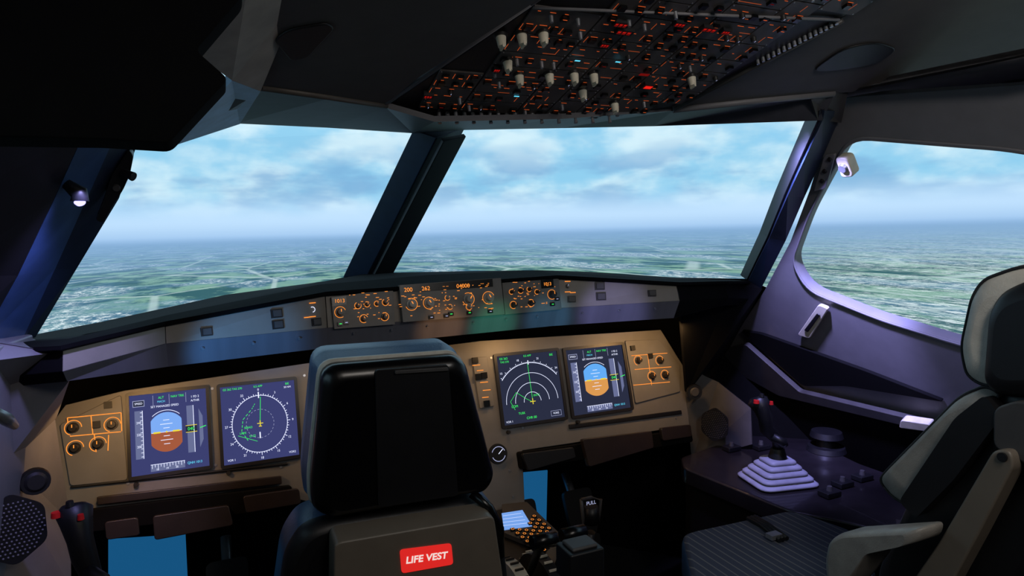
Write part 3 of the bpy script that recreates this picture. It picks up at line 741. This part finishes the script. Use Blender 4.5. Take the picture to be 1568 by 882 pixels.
# ------------------------------------------------------------------ consoles + sidesticks
ZC = .58
co = [tuple(RZ(a, b_, ZC).xy) for a, b_ in [(1042, 700), (1140, 666), (1240, 672)]]+[(1.2, 1.35), (1.2, -.2), (.93, -.2), (.93, .9)]+[tuple(RZ(a, b_, ZC).xy) for a, b_ in [(1300, 800), (1210, 782), (1160, 762), (1046, 716)]]
CONS = mat('console_brown', (30, 27, 30), .28, coat=.3)
mb = MB(); mb.prism(rnd(co, .02), ZC-.05, ZC, CONS, None); mb.prism([(p[0]+.012, p[1]-.01) for p in rnd(co, .02)], 0, ZC-.05, DARK, None)
mb.build('side_console', bevel=.006)
def sidestick(px, py, Z, s=1.0, lean=0, base=None):
    e_ = empty('sidestick'); p = base if base else RZ(px, py, Z)
    M = Matrix.Translation(p+Vector((0, 0, .002))) @ Matrix.Rotation(math.radians(-12), 4, 'Z') @ Matrix.Diagonal((s, s, s, 1))
    b = MB(); wds = [.10, .088, .074, .060, .046]
    for i, w_ in enumerate(wds):
        z = .0+i*.015
        sq = rnd([(-w_, -w_*.85), (w_, -w_*.85), (w_, w_*.85), (-w_, w_*.85)], w_*.35, 4)
        b.loft([[(x*k, y*k, z+dz) for x, y in sq] for k, dz in ((.94, 0), (1, .003), (1, .007), (.94, .011), (.80, .015))], BOOT, M)
    b.build('boot', e_)
    b = MB(); b.cyl((0, 0, .07), .03, .02, .035, BLACK, M)
    ln = lean
    pts = [(0, 0, .08), (0.0, .0, .13), (-.01+ln, .0, .17), (-.015+ln, .0, .205), (-.022+ln, .008, .235), (-.03+ln, .02, .255), (-.032+ln, .025, .266)]
    b.tube([M @ Vector(q_) for q_ in pts], [.014*s, .018*s, .022*s, .022*s, .027*s, .032*s, .02*s], BLACK, 14)
    b.tube([M @ Vector((.0+ln, -.015, .15)), M @ Vector((.03+ln, -.03, .13)), M @ Vector((.04+ln, -.03, .122))], [.012*s, .016*s, .006*s], BLACK, 10)
    b.cyl((-.05+ln, -.005, .255), .009, .008, .010, RED, M); b.cyl((-.028+ln, .0, .272), .008, .006, .01, BLACK, M)
    b.cyl((-.005+ln, -.015, .25), .006, .005, .010, RED, M)
    b.build('grip', e_)
sidestick(1190, 737, ZC, .90, -.03)
pb = RY(132, 770, 1.30)
sidestick(0, 0, 0, .9, 0, base=Vector((pb.x, 1.30, pb.z-.25)))
mb = MB(); mb.box((-.745, .74, (pb.z-.25)/2), (.18, 1.4, pb.z-.25), CONS); mb.build('side_console', bevel=.006)
mb = MB(); p = RZ(1265, 690, ZC); Mt = Matrix.Translation(p+Vector((0, 0, .001))); mb.cyl((0, 0, 0), .06, .055, .015, BLACK, Mt); mb.cyl((0, 0, .015), .03, .025, .03, BLACK, Mt); mb.cyl((0, 0, .045), .05, .045, .018, BLACK, Mt); mb.build('steering_tiller', bevel=.003)
mb = MB()
for a, b_ in [(1165, 688), (1120, 690), (1290, 745), (1320, 735), (1270, 760)]:
    p = RZ(a, b_, ZC); mb.box((p.x, p.y, ZC+.009), (.05, .035, .014), BLACK); mb.cyl((p.x, p.y, ZC+.016), .008, .006, .012, PANELD)
mb.build('audio_panel', bevel=.002)

# ------------------------------------------------------------------ pedestal
pe = empty('center_pedestal')
mb = MB()
prof = [(.75, 0), (.75, .46), (1.36, .47), (1.68, .51), (1.68, 0)]
MX = fr((-.05, 0, 0), (0, 1, 0), (0, 0, 1))
mb.prism(prof, 0, .29, BLACK, MX); mb.build('body', pe, bevel=.006)
PM = fr((.10, 1.36, .473), (1, 0, 0), (0, .32, .04))
mb = MB(); mk = MB()
mb.prism(rnd(onl(PM, [(768, 778), (806, 774), (866, 832), (842, 850), (772, 822)]), .004), 0, .012, PANELD, PM)
mk.poly(onl(PM, [(768, 786), (800, 781), (815, 806), (772, 812)], .0125), emat('mcdu_screen', (120, 165, 235), 1.0), PM, .0128)
for r_ in range(4): mk.line(on(PM, 770, 790+r_*5, .013), on(PM, 798+r_*3, 786+r_*5, .013), .0012, WHT, PM, .0132)
for i in range(7):
    for j in range(8):
        a = 803+j*7.5-i*3; b_ = 780+j*6.2+i*5.4
        if b_ > 845 or a < 768 or (b_ < 812 and a < 812): continue
        x, y = on(PM, a, b_, .012); mb.box((x, y, .0145), (.012, .010, .005), OHD, PM); mk.arc((x, y), .0040, .0013, 0, 360, AMB, PM, .0172, 8)
mb.build('control_display', pe, bevel=0); mk.build('control_display_legends', pe)
mb = MB()
QY = 1.27
for k, xx in enumerate((.02, .09, .16)):
    secs_ = []
    for i in range(13):
        a = math.radians(15+150*i/12); y = QY+.12*math.cos(a); z = .46+.11*math.sin(a)
        secs_.append([(xx-.014, y, z), (xx+.014, y, z), (xx+.014, y, z-.05), (xx-.014, y, z-.05)])
    mb.loft(secs_, CREAM if k != 1 else BLACK, smooth=False)
    for i in range(12):
        a = math.radians(20+140*i/12); y = QY+.123*math.cos(a); z = .461+.112*math.sin(a); mb.box((xx, y, z), (.02, .004, .004), BLACK if k != 1 else CREAM)
for xx in (.055, .125):
    mb.tube([(xx, QY, .54), (xx, QY-.05, .62), (xx, QY-.07, .645)], [.008, .01, .012], BLACK); mb.tube([(xx-.028, QY-.075, .65), (xx+.028, QY-.075, .65)], .016, GLOSS)
mb.build('thrust_levers', pe, bevel=0)
mb = MB(); p = RY(888, 858, .95)
mb.tube([p+Vector((0, .02, -.2)), p+Vector((0, .01, -.03))], .012, METAL); mb.box(p, (.066, .055, .055), BLACK); mb.box(p+Vector((-.0, 0, .030)), (.050, .040, .008), PANELD)
mb.build('flap_lever', pe, bevel=.006)

def pedals(xc):
    e_ = empty('rudder_pedals'); b = MB()
    for dx in (-.11, .11):
        b.prism(rnd([(-.05, 0), (.05, 0), (.055, .2), (-.055, .2)], .02), 0, .02, BLACK, fr((xc+dx, 1.90, .2), (1, 0, 0), (0, .45, 1)))
        for k in range(5): b.box((xc+dx, 1.905+.017*k, .235+.035*k), (.08, .012, .008), PANELD)
        b.tube([(xc+dx, 1.95, .3), (xc+dx, 2.05, .42)], .015, METAL)
    b.build('pedals', e_)
pedals(-.45); pedals(.46)
mb = MB(); mb.tube([RY(905, 775, 1.55), RY(906, 800, 1.55)], [.02, .024], BLACK); mb.tube([RY(890, 765, 1.55), RY(905, 762, 1.54), RY(920, 765, 1.55), RY(915, 815, 1.56), RY(895, 815, 1.56), RY(890, 765, 1.55)], .005, PANELD); hb = RY(905, 815, 1.55); mb.tube([hb, Vector((hb.x, hb.y+.1, 0))], .012, BLACK)
hm = fr(RY(905, 770, 1.52), (1, 0, 0), (0, .1, 1)); o_ = mb.build('gear_extension_handle'); txt(o_, 'PULL', hm, 0, 0, .014, WHD)
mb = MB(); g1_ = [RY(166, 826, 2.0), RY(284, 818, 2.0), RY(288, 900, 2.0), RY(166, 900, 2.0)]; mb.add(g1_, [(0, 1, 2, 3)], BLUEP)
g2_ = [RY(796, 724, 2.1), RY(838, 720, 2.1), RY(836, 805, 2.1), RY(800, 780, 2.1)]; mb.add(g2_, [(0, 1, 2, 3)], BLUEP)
mb.build('footwell_gap_glow', solid=.005)  # glowing plates added in place of outside light through gaps under the panel

# ------------------------------------------------------------------ captain seat
cs = empty('pilot_seat')
HM = fr((-.28, 1.0, 1.0), (1, 0, 0), (0, -.12, 1))
def Hh(pts, h=0): return onl(HM, pts, h)
ho = rnd(Hh([(494, 562), (698, 546), (714, 558), (758, 730), (744, 752), (700, 757), (500, 792), (478, 778), (476, 740)]), .024, 5)
mb = MB()
mb.pillow(ho, [(.012, .02, GLOSS), (.008, .006, GLOSS), (-.004, .0, GLOSS), (-.02, .0, GLOSS), (-.022, .003, LEATH), (-.025, -.003, LEATH), (-.031, -.003, LEATH), (-.034, .001, LEATHB), (-.06, -.006, LEATHB), (-.10, -.004, LEATHB), (-.12, .01, LEATHB), (-.13, .03, LEATHB)], HM)
mb.build('headrest', cs)
mb = MB(); mb.prism(rnd(Hh([(571, 562), (682, 554), (697, 752), (576, 770)]), .006), .011, .016, BLACK, HM)
mb.prism(rnd(Hh([(600, 562), (680, 557), (681, 562), (600, 567)]), .002), .016, .02, PANELD, HM); mb.build('headrest_spine', cs, bevel=.002)
bo = rnd(Hh([(420, 960), (436, 845), (462, 805), (500, 792), (735, 758), (765, 782), (785, 960), (790, 1150), (400, 1150)], -.02), .03, 5)
mb = MB(); mb.pillow(bo, [(-.0, .02, BLACK), (-.01, .004, BLACK), (-.03, 0, BLACK), (-.05, 0, LEATHB), (-.09, 0, LEATHB), (-.13, .03, LEATHB)], HM); mb.build('backrest', cs)
mb = MB(); mb.prism(rnd(Hh([(512, 832), (757, 790), (785, 980), (795, 1090), (508, 1090)], .05), .012), -.0, .05, BEIGE, HM)
mb.build('back_shell', cs, bevel=.012, seg=3)
mb = MB(); lb = Hh([(612, 842), (691, 832), (694, 864), (615, 878)], .051); mb.prism(rnd(lb, .006), .05, .0515, REDLAB, HM); mb.build('life_vest_label', cs)
a, b_ = Vector(lb[0]+(0,)), Vector(lb[1]+(0,)); ang = math.atan2(b_.y-a.y, b_.x-a.x)
cxl = sum(p[0] for p in lb)/4; cyl_ = sum(p[1] for p in lb)/4
t = txt(cs, 'LIFE VEST', HM, cxl, cyl_, .0165, LBL, .0519); t.matrix_world = HM @ T(cxl, cyl_, .0519) @ Matrix.Rotation(ang, 4, 'Z'); t.data.offset = .0004
mb = MB(); mb.prism(rnd([(-.20, -.02), (.20, -.02), (.19, .42), (-.19, .42)], .04, 4), -.1, 0, LEATHB, Matrix.Translation((-.28, 1.02, .5)))
mb.box((-.28, 1.15, .22), (.16, .3, .36), BLACK); mb.box((-.28, 1.15, .022), (.3, .45, .04), METAL); mb.build('seat_base', cs, bevel=.015, seg=3)
mb = MB(); mb.tube([HM @ Vector(Hh([(722, 755)], 0)[0]+(.0,)), HM @ Vector(Hh([(742, 768)], 0)[0]+(.02,)), HM @ Vector(Hh([(758, 800)], 0)[0]+(.02,)), HM @ Vector(Hh([(766, 850)], 0)[0]+(.0,))], .008, GLOSS); mb.build('hinge', cs)

# ------------------------------------------------------------------ first officer seat
fs = empty('pilot_seat')
FM = fr((.42, .7, .8), (0, -1, 0), (0, 0, 1))
def Q(pts, h=0): return onl(FM, pts, h)
W_ = .38
def slab(out, z0, z1, m_, r_=.02, piping=None):
    o_ = rnd(out, r_, 4)
    mb.pillow(o_, [(z1+.004, .03, m_), (z1, .012, m_), (z1-.008, .003, m_), (z1-.02, 0, m_), (z0+.02, 0, m_), (z0+.008, .003, m_), (z0, .012, m_)], FM)
    if piping:
        cx = sum(p[0] for p in o_)/len(o_); cy = sum(p[1] for p in o_)/len(o_); w = max(abs(p[0]-cx) for p in o_)
        loop = [FM @ Vector((cx+(p[0]-cx)*(1-.004/w), cy+(p[1]-cy)*(1-.004/w), z1-.006)) for p in o_]
        mb.tube(loop+[loop[0]], .0025, piping, 6)
mb = MB(); slab(Q([(1474, 580), (1464, 535), (1482, 452), (1500, 424), (1560, 402), (1620, 398), (1620, 590), (1540, 596), (1500, 596)]), -.33, -.0, LEATH, .03, SEAM)
mb.build('headrest', fs)
mb = MB(); slab(Q([(1508, 585), (1516, 480), (1534, 446), (1580, 424), (1660, 418), (1700, 600), (1560, 610), (1526, 606)]), -.345, .012, BLACK, .02); mb.build('headrest_shell', fs)
mb = MB()
slab(Q([(1338, 738), (1352, 722), (1470, 602), (1510, 586), (1535, 600), (1490, 640), (1425, 745), (1396, 784), (1362, 768)]), -W_, 0, LEATHM, .02, SEAM)
mb.build('backrest_bolster', fs)
mb = MB()
slab(Q([(1375, 775), (1500, 610), (1600, 560), (1680, 620), (1660, 760), (1500, 1000), (1330, 1000), (1330, 880)]), -W_-.01, -.012, BLACK, .02)
mb.prism(rnd(Q([(1376, 768), (1462, 640), (1508, 604), (1532, 640), (1460, 735), (1402, 794)], .016), .01), -.01, .016, BLACK, FM)
mb.build('backrest', fs)
mb = MB(); mb.tube([FM @ Vector(Q([(1530, 590)])[0]+(-.12,)), FM @ Vector(Q([(1580, 640)])[0]+(-.12,))], .02, BLACK); mb.build('headrest_stem', fs)
mb = MB(); mb.prism(rnd(Q([(1392, 900), (1440, 830), (1524, 688), (1550, 688), (1556, 712), (1500, 820), (1440, 930), (1400, 930)], .03), .012), .005, .035, BEIGE, FM)
mb.prism(rnd(Q([(1520, 625), (1560, 612), (1640, 640), (1640, 760), (1560, 705), (1520, 686)], .02), .012), 0, .02, PANELD, FM)
x, y = Q([(1535, 700)], .036)[0]; mb.cyl((x, y, .03), .006, .006, .008, BLACK, FM)
mb.build('side_frame', fs, bevel=.006, seg=3)
mb = MB(); mb.pillow(rnd(Q([(1274, 858), (1280, 824), (1300, 812), (1425, 804), (1420, 826), (1345, 842), (1318, 880), (1300, 900), (1278, 895)], .06), .012, 4), [(.084, .02, LEATHM), (.08, .008, LEATHM), (.07, 0, LEATHM), (.03, 0, LEATHM), (.02, .008, LEATHM)], FM); mb.build('armrest', fs)
STR = mat('seat_fabric', (44, 52, 70), .85)
nt2 = STR.node_tree; wv = nt2.nodes.new('ShaderNodeTexWave'); wv.inputs['Scale'].default_value = 16; wv.wave_profile = 'SIN'; wv.bands_direction = 'X'
t2 = nt2.nodes.new('ShaderNodeTexCoord'); nt2.links.new(t2.outputs['Object'], wv.inputs['Vector']); rr = nt2.nodes.new('ShaderNodeValToRGB')
rr.color_ramp.elements[0].position = .9; rr.color_ramp.elements[0].color = lin((68, 74, 94)); rr.color_ramp.elements[1].position = .99; rr.color_ramp.elements[1].color = lin((125, 125, 126))
nt2.links.new(wv.outputs['Fac'], rr.inputs['Fac']); nt2.links.new(rr.outputs['Color'], nt2.nodes['Principled BSDF'].inputs['Base Color'])
mb = MB(); cush = rnd([tuple(RZ(a, b_, .6).xy) for a, b_ in [(1042, 815), (1205, 780), (1230, 784), (1312, 812), (1345, 880), (1310, 1010), (1085, 1010)]], .03, 4)
mb.pillow(cush, [(.6, .02, STR), (.595, .006, STR), (.58, 0, LEATHB), (.52, 0, LEATHB), (.5, .02, LEATHB)], Matrix.Identity(4)); mb.build('seat_cushion', fs)
mb = MB(); mb.box((.6, .98, .28), (.16, .3, .44), BLACK); mb.box((.6, .98, .032), (.3, .5, .06), METAL); mb.build('seat_base', fs, bevel=.01)
mb = MB(); p_ = [RZ(a, b_, .608) for a, b_ in [(1150, 792), (1172, 804), (1200, 826)]]
for dz in (-.01, 0, .01): mb.tube([q_+Vector((dz, 0, 0)) for q_ in p_], .005, BLACK)
p = RZ(1185, 820, .61); mb.box(p, (.03, .02, .01), METAL); mb.build('seat_belt', fs)

# ------------------------------------------------------------------ lamps
def area(name, loc, tgt, size, en, colr, sy=None):
    l = bpy.data.lights.new(name, 'AREA'); l.energy = en; l.color = colr; l.size = size
    if sy: l.shape = 'RECTANGLE'; l.size_y = sy
    o = bpy.data.objects.new(name, l); S.collection.objects.link(o); o.location = loc
    o.rotation_euler = (Vector(tgt)-Vector(loc)).to_track_quat('-Z', 'Y').to_euler(); return o
def spot(name, loc, tgt, en, colr, ang, r_=.02):
    l = bpy.data.lights.new(name, 'SPOT'); l.energy = en; l.color = colr; l.spot_size = math.radians(ang); l.spot_blend = .7; l.shadow_soft_size = r_
    o = bpy.data.objects.new(name, l); S.collection.objects.link(o); o.location = loc
    o.rotation_euler = (Vector(tgt)-Vector(loc)).to_track_quat('-Z', 'Y').to_euler()
WARM = (1, .56, .22)
for x, en, yy in ((-.74, .65, 1.55), (-.12, .5, 1.70), (.24, .25, 1.72), (.72, .6, 1.62)):
    area('glareshield_flood', (x, yy, .985), (x*1.0, 1.83, .80), .08, en, WARM, .02)
area('panel_flood', (-.4, 1.66, 1.0), (-.4, 1.82, .8), .5, .11, (1, .86, .76), .02)
area('panel_flood', (.5, 1.66, 1.0), (.5, 1.82, .8), .4, .09, (1, .86, .76), .02)
VI = (.42, .40, 1)
spot('map_light_beam', (.62, 1.12, 1.52), (1.06, 1.34, 1.05), 110, VI, 46)
spot('map_light_beam', (.62, 1.12, 1.52), (1.08, 1.1, 1.0), 30, VI, 60)
spot('map_light_beam', (.62, 1.12, 1.52), (.9, 1.39, .6), 38, VI, 32)
spot('map_light_beam', (-.70, 1.10, 1.36), (-.86, 1.42, 1.0), 9, VI, 60)
spot('lip_tint_spot', (-.62, 1.12, .98), (-.50, 1.55, 1.05), 9, (.12, .42, 1), 32)  # coloured spots added only to tint the glareshield lip
spot('lip_tint_spot', (.02, 1.12, .99), (-.02, 1.6, 1.05), 5, (1, .5, .2), 18)
spot('lip_tint_spot', (.06, 1.12, .99), (.12, 1.6, 1.05), 6, (.15, 1, .6), 18)
spot('lip_tint_spot', (.12, 1.12, .99), (.28, 1.6, 1.055), 6, (.15, .6, 1), 18)
spot('lip_tint_spot', (.16, 1.12, .99), (.46, 1.56, 1.06), 9, (.42, .42, 1), 24)
area('seat_fill', (-.1, -.3, 1.75), (-.1, 1.0, .9), .25, 2.6, (1, .92, .84))  # unseen fill added behind the camera to brighten seat and glareshield
area('seat_fill', (.2, .1, 1.7), (.6, .8, .8), .15, 1.6, (1, .95, .9))  # second added fill, aimed at the first officer seat
